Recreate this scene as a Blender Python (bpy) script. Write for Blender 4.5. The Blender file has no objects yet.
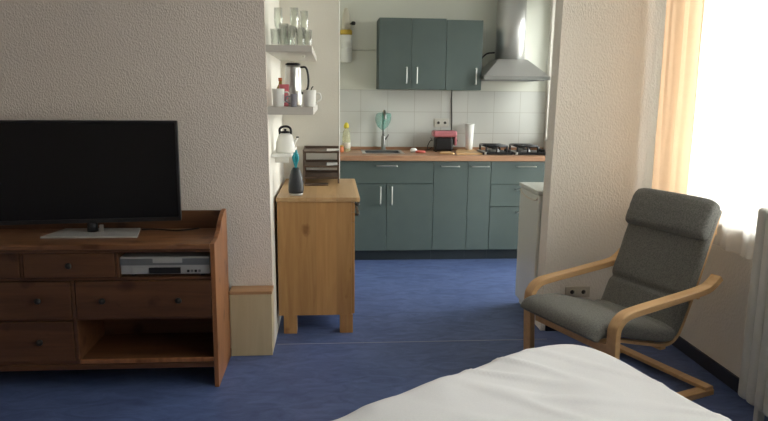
import bpy, bmesh, math, random
from mathutils import Vector, Matrix, noise
random.seed(7)
sc = bpy.context.scene
COL = sc.collection
PI = math.pi

# ------------------------------------------------------------------ materials
def new_mat(name):
    m = bpy.data.materials.new(name); m.use_nodes = True
    nt = m.node_tree; b = nt.nodes['Principled BSDF']
    return m, nt, b
def plain(name, col, rough=.5, metal=0., bump=0., bscale=60., var=0., spec=.5, trans=0., ior=1.45, coat=0., sheen=0.):
    m, nt, b = new_mat(name)
    b.inputs['Base Color'].default_value = (*col, 1)
    b.inputs['Roughness'].default_value = rough
    b.inputs['Metallic'].default_value = metal
    b.inputs['Specular IOR Level'].default_value = spec
    b.inputs['Transmission Weight'].default_value = trans
    b.inputs['IOR'].default_value = ior
    b.inputs['Coat Weight'].default_value = coat
    b.inputs['Sheen Weight'].default_value = sheen
    tc = nt.nodes.new('ShaderNodeTexCoord')
    if bump or var:
        n = nt.nodes.new('ShaderNodeTexNoise'); n.inputs['Scale'].default_value = bscale
        n.inputs['Detail'].default_value = 4
        nt.links.new(tc.outputs['Object'], n.inputs['Vector'])
        if bump:
            bp = nt.nodes.new('ShaderNodeBump'); bp.inputs['Strength'].default_value = bump
            bp.inputs['Distance'].default_value = .01
            nt.links.new(n.outputs['Fac'], bp.inputs['Height']); nt.links.new(bp.outputs['Normal'], b.inputs['Normal'])
        if var:
            cr = nt.nodes.new('ShaderNodeValToRGB')
            cr.color_ramp.elements[0].position = .3; cr.color_ramp.elements[1].position = .7
            cr.color_ramp.elements[0].color = (*[c * (1 - var) for c in col], 1)
            cr.color_ramp.elements[1].color = (*[min(1, c * (1 + var)) for c in col], 1)
            nt.links.new(n.outputs['Fac'], cr.inputs['Fac']); nt.links.new(cr.outputs['Color'], b.inputs['Base Color'])
    return m
def wood(name, c1, c2, axis='Z', rough=.45, freq=1., knots=True, board=0.):
    m, nt, b = new_mat(name)
    N = nt.nodes; L = nt.links
    tc = N.new('ShaderNodeTexCoord'); mp = N.new('ShaderNodeMapping')
    s = {'X': (1.2, 14, 14), 'Y': (14, 1.2, 14), 'Z': (14, 14, 1.2)}[axis]
    mp.inputs['Scale'].default_value = [k * freq for k in s]
    L.new(tc.outputs['Object'], mp.inputs['Vector'])
    n = N.new('ShaderNodeTexNoise'); n.inputs['Scale'].default_value = 1.6; n.inputs['Detail'].default_value = 6
    n.inputs['Distortion'].default_value = .8
    L.new(mp.outputs['Vector'], n.inputs['Vector'])
    cr = N.new('ShaderNodeValToRGB'); e = cr.color_ramp.elements
    e[0].position = .32; e[0].color = (*c2, 1); e[1].position = .66; e[1].color = (*c1, 1)
    L.new(n.outputs['Fac'], cr.inputs['Fac'])
    out = cr.outputs['Color']
    if knots:
        v = N.new('ShaderNodeTexVoronoi'); v.inputs['Scale'].default_value = 1.
        mp2 = N.new('ShaderNodeMapping'); k = {'X': (5, 8, 8), 'Y': (8, 5, 8), 'Z': (8, 8, 5)}[axis]
        mp2.inputs['Scale'].default_value = k
        nz = N.new('ShaderNodeTexNoise'); nz.inputs['Scale'].default_value = 9; nz.inputs['Detail'].default_value = 3; L.new(tc.outputs['Object'], nz.inputs['Vector'])
        vm = N.new('ShaderNodeMixRGB'); vm.blend_type = 'ADD'; vm.inputs['Fac'].default_value = .10; L.new(tc.outputs['Object'], vm.inputs['Color1']); L.new(nz.outputs['Color'], vm.inputs['Color2']); L.new(vm.outputs['Color'], mp2.inputs['Vector']); L.new(mp2.outputs['Vector'], v.inputs['Vector'])
        r2 = N.new('ShaderNodeValToRGB'); f = r2.color_ramp.elements
        f[0].position = .12; f[0].color = (.38, .25, .17, 1); f[1].position = .27; f[1].color = (1, 1, 1, 1)
        L.new(v.outputs['Distance'], r2.inputs['Fac'])
        mx = N.new('ShaderNodeMixRGB'); mx.blend_type = 'MULTIPLY'; mx.inputs['Fac'].default_value = .8
        L.new(out, mx.inputs['Color1']); L.new(r2.outputs['Color'], mx.inputs['Color2']); out = mx.outputs['Color']
    if board:
        sp = N.new('ShaderNodeSeparateXYZ'); L.new(tc.outputs['Object'], sp.inputs['Vector'])
        mu = N.new('ShaderNodeMath'); mu.operation = 'MULTIPLY'; mu.inputs[1].default_value = 1 / board
        L.new(sp.outputs['X' if axis != 'X' else 'Y'], mu.inputs[0])
        fl = N.new('ShaderNodeMath'); fl.operation = 'FLOOR'; L.new(mu.outputs[0], fl.inputs[0])
        wn = N.new('ShaderNodeTexWhiteNoise'); wn.noise_dimensions = '1D'; L.new(fl.outputs[0], wn.inputs['W'])
        r3 = N.new('ShaderNodeMapRange'); r3.inputs['To Min'].default_value = .8; r3.inputs['To Max'].default_value = 1.1
        L.new(wn.outputs['Value'], r3.inputs['Value'])
        hv = N.new('ShaderNodeHueSaturation'); L.new(r3.outputs['Result'], hv.inputs['Value']); L.new(out, hv.inputs['Color'])
        out = hv.outputs['Color']
    L.new(out, b.inputs['Base Color']); b.inputs['Roughness'].default_value = rough
    bp = N.new('ShaderNodeBump'); bp.inputs['Strength'].default_value = .08; bp.inputs['Distance'].default_value = .01
    L.new(n.outputs['Fac'], bp.inputs['Height']); L.new(bp.outputs['Normal'], b.inputs['Normal'])
    return m

M = {}
def plaster(name, col, scale=95, strength=.5):
    m, nt, b = new_mat(name); N = nt.nodes; L = nt.links
    b.inputs['Base Color'].default_value = (*col, 1); b.inputs['Roughness'].default_value = .85
    b.inputs['Specular IOR Level'].default_value = .25
    tc = N.new('ShaderNodeTexCoord')
    v = N.new('ShaderNodeTexVoronoi'); v.inputs['Scale'].default_value = scale; v.feature = 'SMOOTH_F1'
    mp = N.new('ShaderNodeMapping'); mp.inputs['Scale'].default_value = (1, 1, .6)
    n = N.new('ShaderNodeTexNoise'); n.inputs['Scale'].default_value = scale * 1.5; n.inputs['Detail'].default_value = 3
    L.new(tc.outputs['Object'], mp.inputs['Vector']); L.new(mp.outputs['Vector'], v.inputs['Vector']); L.new(mp.outputs['Vector'], n.inputs['Vector'])
    ad = N.new('ShaderNodeMath'); L.new(v.outputs['Distance'], ad.inputs[0]); L.new(n.outputs['Fac'], ad.inputs[1])
    bp = N.new('ShaderNodeBump'); bp.inputs['Strength'].default_value = strength; bp.inputs['Distance'].default_value = .006
    L.new(ad.outputs[0], bp.inputs['Height']); L.new(bp.outputs['Normal'], b.inputs['Normal'])
    return m
M['plaster'] = plaster('plaster', (.72, .645, .585), 150, .6)
M['plaster_r'] = plaster('plaster_r', (.74, .705, .645), 110, .45)
M['paint'] = plain('paint', (.77, .75, .685), .7, bump=.08, bscale=90)
M['paint_k'] = plain('paint_k', (.70, .71, .64), .7, bump=.08, bscale=90)
M['ceiling'] = plain('ceiling', (.8, .79, .76), .8, bump=.05)
M['white'] = plain('white', (.82, .82, .78), .4)
M['whitegloss'] = plain('whitegloss', (.62, .64, .59), .25)
M['shelf'] = plain('shelf', (.60, .57, .52), .45)
M['rad'] = plain('rad', (.56, .55, .51), .35)
M['black'] = plain('black', (.012, .012, .014), .35)
M['blackmat'] = plain('blackmat', (.015, .015, .016), .6)
M['screen'] = plain('screen', (.006, .006, .007), .18, spec=.35)
M['steel'] = plain('steel', (.62, .62, .60), .28, 1.)
M['brushed'] = plain('brushed', (.36, .37, .36), .36, .9)
M['hoodsteel'] = plain('hoodsteel', (.56, .56, .55), .40, .9)
M['tapsteel'] = plain('tapsteel', (.22, .22, .21), .3, .9)
M['silver'] = plain('silver', (.45, .45, .44), .4, .3)
M['silverdark'] = plain('silverdark', (.20, .21, .22), .35, .6)
M['teal'] = plain('teal', (.080, .106, .100), .42, var=.04, bscale=9)
M['teal_side'] = plain('teal_side', (.05, .075, .075), .5)
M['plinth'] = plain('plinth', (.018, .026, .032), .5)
M['basebrd'] = plain('basebrd', (.018, .020, .035), .5)
M['knob'] = plain('knob', (.02, .018, .016), .4)
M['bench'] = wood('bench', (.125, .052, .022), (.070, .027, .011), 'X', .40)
M['bench_t'] = wood('bench_t', (.23, .105, .046), (.14, .058, .024), 'X', .40)  # same wood as the bench fronts, lightened to paint in light on the top
M['bench_v'] = wood('bench_v', (.30, .125, .048), (.18, .068, .025), 'Z', .42)  # brighter copy of the bench wood; the side panels' daylight is in the colour
M['cab'] = wood('cab', (.56, .315, .125), (.43, .220, .080), 'Z', .42, board=.12)
M['cab_t'] = wood('cab_t', (.58, .38, .19), (.48, .29, .13), 'Y', .4, knots=False, board=.12)
M['counter'] = wood('counter', (.46, .26, .15), (.33, .17, .095), 'X', .4, freq=1.6, knots=False, board=.06)
M['board'] = wood('board', (.60, .38, .18), (.50, .30, .13), 'X', .5, knots=False)
M['birch'] = wood('birch', (.60, .38, .19), (.50, .30, .14), 'X', .38, knots=False)
M['brown'] = plain('brown', (.105, .070, .050), .45)
M['boxcream'] = wood('boxcream', (.50, .42, .27), (.46, .38, .24), 'Z', .5, knots=False)
M['boxtan'] = wood('boxtan', (.44, .26, .13), (.36, .20, .10), 'X', .5, knots=False)
M['red'] = plain('red', (.52, .12, .09), .5)
M['pinkred'] = plain('pinkred', (.40, .14, .16), .4)
M['pink'] = plain('pink', (.62, .16, .19), .35)
M['yellow'] = plain('yellow', (.65, .55, .05), .4)
M['amber'] = plain('amber', (.45, .27, .05), .35)
M['yellowband'] = plain('yellowband', (.62, .42, .06), .5)
M['orange'] = plain('orange', (.55, .16, .06), .5)
M['cyan'] = plain('cyan', (.02, .30, .36), .4)
M['darkgrey'] = plain('darkgrey', (.028, .031, .034), .42)
M['greyblue'] = plain('greyblue', (.30, .29, .33), .35)
M['cream'] = plain('cream', (.62, .58, .48), .5)
M['paper'] = plain('paper', (.85, .84, .80), .7)
M['outlet'] = plain('outlet', (.50, .46, .38), .4)
M['outletw'] = plain('outletw', (.60, .58, .52), .4)
M['clearplastic'] = plain('clearplastic', (.86, .86, .62), .12, trans=.75, ior=1.3)

def floor_mat():
    m, nt, b = new_mat('lino'); N = nt.nodes; L = nt.links
    tc = N.new('ShaderNodeTexCoord'); mp = N.new('ShaderNodeMapping'); mp.inputs['Scale'].default_value = (1, 2.2, 1)
    L.new(tc.outputs['Object'], mp.inputs['Vector'])
    n = N.new('ShaderNodeTexNoise'); n.inputs['Scale'].default_value = 5; n.inputs['Detail'].default_value = 9; n.inputs['Roughness'].default_value = .68
    n.inputs['Distortion'].default_value = 1.3
    L.new(mp.outputs['Vector'], n.inputs['Vector'])
    cr = N.new('ShaderNodeValToRGB'); e = cr.color_ramp.elements
    e[0].position = .30; e[0].color = (.043, .068, .170, 1); e[1].position = .72; e[1].color = (.110, .157, .322, 1)
    L.new(n.outputs['Fac'], cr.inputs['Fac']); L.new(cr.outputs['Color'], b.inputs['Base Color'])
    n2 = N.new('ShaderNodeTexNoise'); n2.inputs['Scale'].default_value = 3; n2.inputs['Detail'].default_value = 4
    L.new(tc.outputs['Object'], n2.inputs['Vector'])
    mr = N.new('ShaderNodeMapRange'); mr.inputs['To Min'].default_value = .36; mr.inputs['To Max'].default_value = .55
    L.new(n2.outputs['Fac'], mr.inputs['Value']); L.new(mr.outputs['Result'], b.inputs['Roughness'])
    b.inputs['Specular IOR Level'].default_value = .35
    return m
M['lino'] = floor_mat()
def tile_mat():
    m, nt, b = new_mat('tiles'); N = nt.nodes; L = nt.links
    tc = N.new('ShaderNodeTexCoord'); sp = N.new('ShaderNodeSeparateXYZ'); cb = N.new('ShaderNodeCombineXYZ')
    L.new(tc.outputs['Object'], sp.inputs['Vector']); L.new(sp.outputs['X'], cb.inputs['X']); L.new(sp.outputs['Z'], cb.inputs['Y'])
    br = N.new('ShaderNodeTexBrick'); br.offset = 0; br.squash = 1
    br.inputs['Scale'].default_value = 1; br.inputs['Brick Width'].default_value = .252; br.inputs['Row Height'].default_value = .1975
    br.inputs['Mortar Size'].default_value = .0022; br.inputs['Mortar Smooth'].default_value = .3; br.inputs['Bias'].default_value = 0
    br.inputs['Color1'].default_value = (.60, .61, .58, 1); br.inputs['Color2'].default_value = (.64, .65, .62, 1)
    br.inputs['Mortar'].default_value = (.42, .41, .37, 1)
    L.new(cb.outputs['Vector'], br.inputs['Vector']); L.new(br.outputs['Color'], b.inputs['Base Color'])
    b.inputs['Roughness'].default_value = .3
    bp = N.new('ShaderNodeBump'); bp.inputs['Strength'].default_value = .3; bp.inputs['Distance'].default_value = .003; bp.invert = True
    L.new(br.outputs['Fac'], bp.inputs['Height']); L.new(bp.outputs['Normal'], b.inputs['Normal'])
    return m
M['tiles'] = tile_mat()
def fabric(name, c1, c2, scale=420, bump=.35):
    m, nt, b = new_mat(name); N = nt.nodes; L = nt.links
    tc = N.new('ShaderNodeTexCoord')
    n = N.new('ShaderNodeTexNoise'); n.inputs['Scale'].default_value = scale; n.inputs['Detail'].default_value = 2
    n3 = N.new('ShaderNodeTexNoise'); n3.inputs['Scale'].default_value = 150; n3.inputs['Detail'].default_value = 5
    L.new(tc.outputs['Object'], n.inputs['Vector']); L.new(tc.outputs['Object'], n3.inputs['Vector'])
    ad = N.new('ShaderNodeMath'); ad.operation = 'ADD'; L.new(n.outputs['Fac'], ad.inputs[0]); L.new(n3.outputs['Fac'], ad.inputs[1])
    hf = N.new('ShaderNodeMath'); hf.operation = 'MULTIPLY'; hf.inputs[1].default_value = .5; L.new(ad.outputs[0], hf.inputs[0])
    cr = N.new('ShaderNodeValToRGB'); e = cr.color_ramp.elements
    e[0].position = .38; e[0].color = (*c2, 1); e[1].position = .62; e[1].color = (*c1, 1)
    L.new(hf.outputs[0], cr.inputs['Fac']); L.new(cr.outputs['Color'], b.inputs['Base Color'])
    b.inputs['Roughness'].default_value = .95; b.inputs['Specular IOR Level'].default_value = .15
    b.inputs['Sheen Weight'].default_value = .15
    bp = N.new('ShaderNodeBump'); bp.inputs['Strength'].default_value = bump; bp.inputs['Distance'].default_value = .002
    L.new(n.outputs['Fac'], bp.inputs['Height']); L.new(bp.outputs['Normal'], b.inputs['Normal'])
    return m
M['chairfab'] = fabric('chairfab', (.200, .198, .182), (.090, .090, .083))
M['sheet'] = fabric('sheet', (.67, .67, .685), (.64, .64, .655), 300, .1)
def cloth_trans(name, col, tr_col, transp, mixt=.6):
    m = bpy.data.materials.new(name); m.use_nodes = True; nt = m.node_tree; N = nt.nodes; L = nt.links
    N.remove(N['Principled BSDF']); out = N['Material Output']
    d = N.new('ShaderNodeBsdfDiffuse'); d.inputs['Color'].default_value = (*col, 1)
    t = N.new('ShaderNodeBsdfTranslucent'); t.inputs['Color'].default_value = (*tr_col, 1)
    p = N.new('ShaderNodeBsdfTransparent')
    m1 = N.new('ShaderNodeMixShader'); m1.inputs[0].default_value = mixt
    L.new(d.outputs[0], m1.inputs[1]); L.new(t.outputs[0], m1.inputs[2])
    m2 = N.new('ShaderNodeMixShader'); m2.inputs[0].default_value = transp
    n = N.new('ShaderNodeTexNoise'); n.inputs['Scale'].default_value = 30
    tc = N.new('ShaderNodeTexCoord'); L.new(tc.outputs['Object'], n.inputs['Vector'])
    mr = N.new('ShaderNodeMapRange'); mr.inputs['To Min'].default_value = max(0, transp - .04); mr.inputs['To Max'].default_value = transp + .04
    L.new(n.outputs['Fac'], mr.inputs['Value']); L.new(mr.outputs['Result'], m2.inputs[0])
    L.new(m1.outputs[0], m2.inputs[1]); L.new(p.outputs[0], m2.inputs[2]); L.new(m2.outputs[0], out.inputs['Surface'])
    return m
M['sheer'] = cloth_trans('sheer', (.80, .77, .72), (.80, .76, .71), .30)
M['ocurtain'] = cloth_trans('ocurtain', (.68, .51, .35), (.68, .47, .31), .03)
M['turq'] = cloth_trans('turq', (.10, .50, .42), (.20, .66, .56), .68)
def pane_mat():
    m = bpy.data.materials.new('pane'); m.use_nodes = True; nt = m.node_tree; N = nt.nodes; L = nt.links
    N.remove(N['Principled BSDF']); out = N['Material Output']
    p = N.new('ShaderNodeBsdfTransparent'); p.inputs['Color'].default_value = (.93, .95, .94, 1)
    g = N.new('ShaderNodeBsdfGlossy'); g.inputs['Roughness'].default_value = .02
    f = N.new('ShaderNodeFresnel'); f.inputs['IOR'].default_value = 1.3
    mx = N.new('ShaderNodeMixShader'); L.new(f.outputs[0], mx.inputs[0]); L.new(p.outputs[0], mx.inputs[1]); L.new(g.outputs[0], mx.inputs[2])
    L.new(mx.outputs[0], out.inputs['Surface']); return m
M['pane'] = pane_mat()
def thin_glass():
    m = pane_mat(); nt = m.node_tree
    lw = nt.nodes.new('ShaderNodeLayerWeight'); lw.inputs['Blend'].default_value = .35
    nt.links.new(lw.outputs['Facing'], [n for n in nt.nodes if n.type == 'MIX_SHADER'][0].inputs[0])
    for n in nt.nodes:
        if n.type == 'FRESNEL': n.inputs['IOR'].default_value = 1.7
        if n.type == 'BSDF_GLOSSY': n.inputs['Roughness'].default_value = .12
        if n.type == 'BSDF_TRANSPARENT': n.inputs['Color'].default_value = (.96, .98, .96, 1)
    return m
M['glass'] = thin_glass()

# ------------------------------------------------------------------ mesh builder
class MB:
    def __init__(s): s.bm = bmesh.new()
    def _merge(s, b2):
        me = bpy.data.meshes.new('t'); b2.to_mesh(me); b2.free(); s.bm.from_mesh(me); bpy.data.meshes.remove(me)
    def box(s, x0, x1, y0, y1, z0, z1, bev=0., seg=2, lean=None):
        b = bmesh.new(); bmesh.ops.create_cube(b, size=1)
        for v in b.verts:
            top = v.co.z > 0
            v.co = Vector(((x0 + x1) / 2 + v.co.x * (x1 - x0), (y0 + y1) / 2 + v.co.y * (y1 - y0), (z0 + z1) / 2 + v.co.z * (z1 - z0)))
        if lean: lean(b)
        if bev: bmesh.ops.bevel(b, geom=list(b.edges), offset=bev, segments=seg, affect='EDGES', profile=.5)
        s._merge(b); return s
    def poly(s, pts, vec, bev=0.):
        """closed outline pts (3-D) extruded by vec"""
        b = bmesh.new(); vs = [b.verts.new(p) for p in pts]; f = b.faces.new(vs)
        r = bmesh.ops.extrude_face_region(b, geom=[f])
        bmesh.ops.translate(b, vec=vec, verts=[e for e in r['geom'] if isinstance(e, bmesh.types.BMVert)])
        bmesh.ops.recalc_face_normals(b, faces=list(b.faces))
        if bev: bmesh.ops.bevel(b, geom=list(b.edges), offset=bev, segments=2, affect='EDGES', profile=.5)
        s._merge(b); return s
    def lathe(s, c, prof, seg=24, mat=None):
        """profile of (r, z) turned about the vertical through c"""
        b = bmesh.new(); rings = []
        for r, z in prof:
            if r <= 1e-6: rings.append([b.verts.new((c[0], c[1], c[2] + z))])
            else: rings.append([b.verts.new((c[0] + r * math.cos(2 * PI * k / seg), c[1] + r * math.sin(2 * PI * k / seg), c[2] + z)) for k in range(seg)])
        for a, d in zip(rings, rings[1:]):
            for k in range(seg):
                k2 = (k + 1) % seg
                if len(a) == 1 and len(d) == 1: continue
                if len(a) == 1: b.faces.new((a[0], d[k], d[k2]))
                elif len(d) == 1: b.faces.new((a[k], d[0], a[k2]))
                else: b.faces.new((a[k], a[k2], d[k2], d[k]))
        bmesh.ops.recalc_face_normals(b, faces=list(b.faces))
        if mat: bmesh.ops.transform(b, matrix=mat, verts=b.verts)
        for f in b.faces: f.smooth = True
        s._merge(b); return s
    def tube(s, path, r, seg=8, cap=True):
        P = [Vector(p) for p in path]; b = bmesh.new(); rings = []
        up = None
        for i, p in enumerate(P):
            t = (P[min(i + 1, len(P) - 1)] - P[max(i - 1, 0)]).normalized()
            if up is None:
                up = t.orthogonal().normalized()
            up = (up - t * up.dot(t)).normalized(); sd = t.cross(up)
            rr = r[i] if isinstance(r, (list, tuple)) else r
            rings.append([b.verts.new(p + up * rr * math.cos(2 * PI * k / seg) + sd * rr * math.sin(2 * PI * k / seg)) for k in range(seg)])
        for a, d in zip(rings, rings[1:]):
            for k in range(seg): b.faces.new((a[k], a[(k + 1) % seg], d[(k + 1) % seg], d[k]))
        if cap: b.faces.new(rings[0]); b.faces.new(rings[-1])
        bmesh.ops.recalc_face_normals(b, faces=list(b.faces))
        for f in b.faces: f.smooth = len(f.verts) == 4
        s._merge(b); return s
    def sweep(s, path, section, smooth=True):
        """path: list of (u,z); section(i,t) -> list of (w, n) around; result x=u, y=w, z=z"""
        b = bmesh.new(); rings = []
        n = len(path)
        for i, (u, z) in enumerate(path):
            a, c = path[max(i - 1, 0)], path[min(i + 1, n - 1)]
            t = Vector((c[0] - a[0], 0, c[1] - a[1])).normalized(); nn = Vector((-t.z, 0, t.x))
            rings.append([b.verts.new(Vector((u, 0, z)) + nn * q + Vector((0, w, 0))) for w, q in section(i, i / (n - 1))])
        m = len(rings[0])
        for a, d in zip(rings, rings[1:]):
            for k in range(m): b.faces.new((a[k], a[(k + 1) % m], d[(k + 1) % m], d[k]))
        b.faces.new(rings[0]); b.faces.new(rings[-1])
        bmesh.ops.recalc_face_normals(b, faces=list(b.faces))
        if smooth:
            for f in b.faces: f.smooth = len(f.verts) == 4
        s._merge(b); return s
    def grid(s, nu, nv, fn):
        b = bmesh.new(); V = [[b.verts.new(fn(i / nu, j / nv)) for j in range(nv + 1)] for i in range(nu + 1)]
        for i in range(nu):
            for j in range(nv):
                f = b.faces.new((V[i][j], V[i + 1][j], V[i + 1][j + 1], V[i][j + 1])); f.smooth = True
        s._merge(b); return s
    def scale(s, k): bmesh.ops.scale(s.bm, vec=(k, k, k), verts=s.bm.verts); return s

BASE = {}
def thing(name, loc, label, cat, rz=0., group=None):
    o = bpy.data.objects.new(name, None); COL.objects.link(o); o.location = loc; o.rotation_euler = (0, 0, rz)
    o.empty_display_size = .1
    o['label'] = label; o['category'] = cat
    if group: o['group'] = group
    BASE[o.name] = Vector(loc); return o
def mesh(name, mb, mat, parent=None, local=False, loc=None, auto=True):
    me = bpy.data.meshes.new(name)
    base = Vector((0, 0, 0))
    if parent is not None and not local: base = BASE[parent.name]
    if loc is not None: base = Vector(loc)
    if base.length and not local: bmesh.ops.translate(mb.bm, vec=-base, verts=mb.bm.verts)
    mb.bm.to_mesh(me); mb.bm.free(); me.materials.append(M[mat])
    o = bpy.data.objects.new(name, me); COL.objects.link(o)
    if parent is not None: o.parent = parent
    elif loc is not None: o.location = loc
    BASE[o.name] = BASE[parent.name] if parent is not None else base
    return o
def single(name, mb, mat, loc, label, cat, group=None):
    o = mesh(name, mb, mat, None, loc=loc); o['label'] = label; o['category'] = cat
    if group: o['group'] = group
    return o
def struct(name, mb, mat, parent=None):
    o = mesh(name, mb, mat, parent); o['kind'] = 'structure'; return o
def kids(o): return [c for c in bpy.data.objects if c.parent == o]
def copy_tree(o, parent=None):
    c = o.copy(); COL.objects.link(c)
    if parent is not None: c.parent = parent
    for ch in kids(o): copy_tree(ch, c)
    return c
def crom(pts, n=8):
    P = [Vector(p) for p in pts]; P = [P[0] * 2 - P[1]] + P + [P[-1] * 2 - P[-2]]; out = []
    for i in range(1, len(P) - 2):
        for k in range(n):
            t = k / n; a, b, c, d = P[i - 1:i + 3]
            out.append(.5 * ((2 * b) + (c - a) * t + (2 * a - 5 * b + 4 * c - d) * t * t + (3 * b - a - 3 * c + d) * t ** 3))
    out.append(P[-2]); return out

# ------------------------------------------------------------------ the setting
XR = 2.036; XW = -.331; YT = 3.665; YK = 6.2218; H = 2.6
struct('floor', MB().box(-3.2, XR + .3, -1.6, YK + .1, -.1, 0), 'lino')
struct('ceiling', MB().box(-3.3, XR + .3, -1.7, YK + .1, H, H + .1), 'ceiling')
struct('wall_left', MB().box(-3.3, -3.2, -1.7, YT, 0, H), 'plaster')
struct('wall_back', MB().box(-3.2, XR, -1.7, -1.6, 0, H), 'plaster')
def lean_left(b):   # the old wall's free edge is a little out of plumb
    for v in b.verts:
        if v.co.x > -1: v.co.x += -.022 * v.co.z / 2.1
struct('wall_front_left', MB().box(-3.3, XW, YT, YT + .05, 0, H, lean=lean_left), 'plaster')
struct('wall_niche_left', MB().box(-.46, XW, YT + .05, 4.78, 0, H, lean=lean_left), 'paint')
struct('wall_niche_back', MB().box(-.46, .055, 4.78, 4.85, 0, H), 'paint')
struct('trim_1', MB().box(.0545, .063, 4.772, 4.858, 0, H, .003), 'white')
struct('wall_kitchen_left', MB().box(-.56, -.46, YT + .05, YK + .1, 0, H), 'paint_k')
struct('wall_kitchen_back', MB().box(-.46, XR, YK, YK + .1, 0, H), 'paint_k')
struct('trim_2', MB().box(-.46, XR, YK - .008, YK, .89, 1.485), 'tiles')
# tiles: shift the pattern so that joints fall where the wall has them
t = bpy.data.objects['trim_2']; dx, dz = .276, 1.0875
for v in t.data.vertices: v.co.x -= dx; v.co.z -= dz
t.location = (dx, 0, dz)
def lean_right(b):
    for v in b.verts:
        if v.co.x < 1.5: v.co.x += .028 * (v.co.z - .3) / 2.
struct('wall_front_right', MB().box(1.312, XR, 3.858, 3.99, 0, H, lean=lean_right), 'plaster_r')
# window wall, one mesh with two openings
W1 = (.35, 3.74, .80, 2.38); W2 = (4.46, 5.56, .08, 2.40); W3 = (5.68, 6.16, 1.02, 2.40)
w = MB(); x0, x1 = XR, XR + .28
w.box(x0, x1, -1.7, W1[0], 0, H).box(x0, x1, W1[0], W1[1], 0, W1[2]).box(x0, x1, W1[0], W1[1], W1[3], H)
w.box(x0, x1, W1[1], W2[0], 0, H).box(x0, x1, W2[0], W2[1], 0, W2[2]).box(x0, x1, W2[0], W2[1], W2[3], H).box(x0, x1, W2[1], W3[0], 0, H).box(x0, x1, W3[0], W3[1], 0, W3[2]).box(x0, x1, W3[0], W3[1], W3[3], H).box(x0, x1, W3[1], YK + .1, 0, H)
struct('wall_right', w, 'plaster_r')
def window(n, y0, y1, z0, z1, parts, kind='window'):
    f = MB(); xa, xb = XR + .14, XR + .20; t = .06
    f.box(xa, xb, y0, y1, z0, z0 + t).box(xa, xb, y0, y1, z1 - t, z1).box(xa, xb, y0, y0 + t, z0, z1).box(xa, xb, y1 - t, y1, z0, z1)
    for k in range(1, parts):
        yc = y0 + (y1 - y0) * k / parts; f.box(xa, xb, yc - t / 2, yc + t / 2, z0, z1)
    o = struct('%s_%d' % (kind, n), f, 'white')
    struct(kind + '_pane', MB().box(xa + .025, xa + .031, y0 + t, y1 - t, z0 + t, z1 - t), 'pane', o)
    struct(kind + '_sill', MB().box(XR - .02, xa, y0 + .005, y1 - .005, z0 + .001, z0 + .025, .004), 'white', o)
window(1, *W1, 3); window(1, *W2, 2, 'door'); window(2, *W3, 1)
struct('baseboard_right', MB().box(XR - .016, XR, -1.6, 3.842, 0, .075, .003), 'basebrd')
struct('baseboard_front', MB().box(1.335, XR, 3.842, 3.858, 0, .075, .003), 'basebrd')
struct('trim_3', MB().box(XW + .01, 1.30, 3.709, 3.714, 0, .001), 'greyblue')

# ------------------------------------------------------------------ television bench
BX0, BX1, BY0, BY1 = -1.92, -.562, 3.154, 3.5466
b = thing('media_bench', ((BX0 + BX1) / 2, (BY0 + BY1) / 2, 0), 'long dark brown pine bench with drawers and an open shelf carrying the television', 'bench')
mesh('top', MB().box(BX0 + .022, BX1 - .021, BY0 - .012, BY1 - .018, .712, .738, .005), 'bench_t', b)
mesh('top_moulding', MB().box(BX0 + .022, BX1 - .021, BY0 - .004, BY0 + .012, .696, .712, .003), 'bench', b)
def side_outline(x):
    pts = [(BY0, 0), (BY1, 0), (BY1, .84), (BY1 - .04, .84), (BY1 - .10, .828), (BY1 - .17, .80), (BY1 - .22, .765), (BY1 - .30, .742), (BY0, .735)]
    return [(x, y, z) for y, z in pts]
for x in (BX0, BX1 - .022):
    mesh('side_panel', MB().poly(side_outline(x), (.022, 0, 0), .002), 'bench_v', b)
mesh('back_rail', MB().box(BX0 + .022, BX1 - .021, BY1 - .018, BY1, .70, .832, .003), 'bench', b)
mesh('back_panel', MB().box(BX0 + .022, BX1 - .022, BY1 - .018, BY1 - .006, .11, .70), 'bench', b)
mesh('bottom_board', MB().box(BX0 + .022, BX1 - .022, BY0 + .014, BY1 - .018, .134, .152, .002), 'bench', b)
mesh('bottom_rail', MB().box(BX0 + .022, BX1 - .022, BY0 + .004, BY0 + .024, .105, .132, .003), 'bench', b)
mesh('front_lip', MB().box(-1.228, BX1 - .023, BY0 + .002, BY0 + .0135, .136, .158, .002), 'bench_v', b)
mesh('shelf', MB().box(BX0 + .022, BX1 - .022, BY0 + .01, BY1 - .018, .558, .571, .001), 'bench', b)
mesh('shelf', MB().box(BX0 + .022, BX1 - .022, BY0 + .012, BY1 - .018, .358, .368, .001), 'bench', b)
mesh('divider', MB().box(-1.246, -1.230, BY0 + .006, BY1 - .018, .152, .556, .002), 'bench', b)
for x in (-1.472, -1.030):
    mesh('divider', MB().box(x, x + .012, BY0 + .006, BY1 - .018, .571, .712, .002), 'bench', b)
def drawer(x0, x1, z0, z1, ks):
    d = mesh('drawer', MB().box(x0, x1, BY0 + .002, BY0 + .02, z0, z1, .003).box(x0 + .01, x1 - .01, BY0 + .02, BY1 - .03, z0 + .01, z1 - .02), 'bench', b)
    for kx, kz in ks:
        mt = Matrix.Translation((kx, BY0 + .002, kz)) @ Matrix.Rotation(PI / 2, 4, 'X')
        mesh('knob', MB().lathe((0, 0, 0), [(0, .026), (.009, .026), (.0145, .022), (.0155, .017), (.011, .012), (.0065, .008), (.008, 0), (0, 0)], 16, mt), 'knob', d)
drawer(-1.896, -1.476, .574, .694, [(-1.686, .636)])
drawer(-1.456, -1.034, .574, .694, [(-1.243, .636)])
drawer(-1.896, -1.250, .370, .554, [(-1.75, .464), (-1.397, .464)])
drawer(-1.226, -.586, .370, .554, [(-1.099, .460), (-.74, .458)])
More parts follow.
